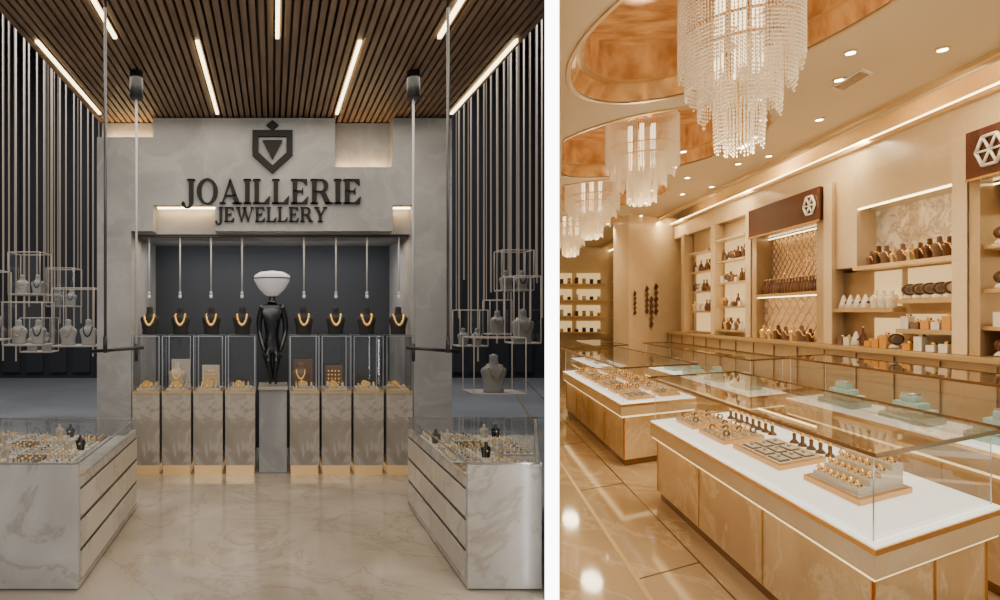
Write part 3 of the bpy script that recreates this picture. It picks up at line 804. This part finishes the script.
rcase(9.7, 12.0, 3.0, 3.75)
ZD = .673
def tray(u, v, du, dv, kind='rings'):
    b = MB('jewellery_tray')
    b.rbox(u-du, u+du, v-dv, v+dv, ZD, ZD+.028, TRAYF)
    b.rbox(u-du+.03, u+du-.03, v-dv+.03, v+dv-.03, ZD+.028, ZD+.032, TRAYW)
    if kind == 'rings':
        n1 = int(du*2/.075); n2 = int(dv*2/.10)
        for i in range(n1):
            for j in range(n2):
                uu = u-du+.06+i*.085; vv = v-dv+.07+j*.11
                if uu > u+du-.04 or vv > v+dv-.04: continue
                x, y = R(uu, vv)
                b.rbox(uu-.022, uu+.022, vv-.03, vv+.03, ZD+.03, ZD+.045, BUSTW)
                b.tube([(x+.020*math.cos(t*math.pi/5), y, ZD+.066+.020*math.sin(t*math.pi/5)) for t in range(10)], .0055, GOLDJ if (i+j) % 3 else BRZ, 4, True)
    elif kind == 'wedge':
        for j in range(4):
            vv = v-dv+.05+j*(dv*2-.08)/4; h = .03+j*.028
            b.rbox(u-du+.05, u+du-.05, vv, vv+(dv*2-.08)/4, ZD+.03, ZD+.03+h, TRAYW)
            for i in range(7):
                x, y = R(u-du+.080+i*(du*2-.16)/6, vv+.03); b.octa((x, y, ZD+.052+h), .016, GOLDJ, .024); b.octa((x+.012, y-.006, ZD+.042+h), .009, BRZ)
    elif kind == 'pads':
        for i in range(3):
            for j in range(3):
                uu = u-du+.06+i*(du*2-.1)/3; vv = v-dv+.06+j*(dv*2-.1)/3; sp = (du*2-.1)/3-.03; sq = (dv*2-.1)/3-.03
                b.rbox(uu, uu+sp, vv, vv+sq, ZD+.03, ZD+.038, DSTEEL)
                b.rbox(uu+.012, uu+sp-.012, vv+.012, vv+sq-.012, ZD+.038, ZD+.041, TRAYW)
                x, y = R(uu+sp/2, vv+sq/2); b.octa((x, y, ZD+.05), .016, STEEL)
    b.done()
tray(2.22, 2.72, .25, .27, 'wedge')
tray(3.00, 2.66, .32, .26, 'pads')
tray(3.66, 2.62, .24, .25, 'rings')
tray(4.22, 2.62, .20, .25, 'rings')
items('ring_stand_row', 2.70, 3.25, 3.05, ZD, 5, 'ringstand')
items('ring_stand_row', 3.45, 4.3, 3.04, ZD, 8, 'ringstand')
for k in range(6): tray(5.95+k*.56, 2.50, .20, .22, 'rings' if k % 2 else 'pads')
for k in range(6): tray(6.0+k*.56, 3.02, .20, .17, 'rings')
def steps(u, v, s_=1.0, m=MINT, dz=0.0):
    b = MB('stepped_display_stand'); Z = ZD+dz
    for k in range(4):
        a = (.24-.055*k)*s_; c = (.16-.035*k)*s_
        b.rbox(u-a, u+a, v-c, v+c, Z+k*.045*s_, Z+(k+1)*.045*s_, m)
    for k in range(5):
        x, y = R(u-.16+k*.08, v-.13*s_); b.octa((x, y, Z+.06*s_), .012, STEEL)
    x, y = R(u, v); b.cyl((x, y, Z+.18*s_), (x, y, Z+.20*s_), .05, STEEL, 12)
    b.done()
for u in (1.2, 1.95, 2.75, 3.55): steps(u, 4.15, 1.0, MINT, .16)
for u in (5.4, 6.2, 7.0, 7.8): steps(u, 4.15, .9, MINT, .08)
for u in (10.4, 11.2): steps(u, 3.35, .9, TRAYW)

# right-shop light
for u in (2.2, 4.6, 7.2, 10.0):
    x, y = R(u, 5.05); light('cabinet_picture_light', 'AREA', (x, y, 3.40), 26, (1, .81, .50), 1.6, .12, target=(*R(u, 5.8), 1.5))
for u in (2.5, 6.5, 10.5):
    x, y = R(u, 5.3); light('cove_light', 'AREA', (x, y, 3.46), 75, (1, .78, .40), .08, 3.6, target=(*R(u, 5.35), 3.86))
light('right_shop_fill', 'AREA', (3.4, .6, 3.3), 105, (1, .87, .66), 2.4, 1.5, target=(5.0, 6.5, .8))  # unseen fill added to brighten the right shop

# world
w = bpy.data.worlds.new('World'); scene.world = w; w.use_nodes = True
w.node_tree.nodes['Background'].inputs[0].default_value = (0.88, 0.86, 0.82, 1)
w.node_tree.nodes['Background'].inputs[1].default_value = 0.34
# camera
cd = bpy.data.cameras.new('Camera'); cam = bpy.data.objects.new('Camera', cd); scene.collection.objects.link(cam)
cam.location = (0, 0, 1.6); cam.rotation_euler = (math.radians(90), 0, 0)
cd.sensor_width = 36; cd.lens = 21.6; cd.shift_x = 0.227; cd.shift_y = 0.014; cd.clip_start = 0.05
scene.camera = cam
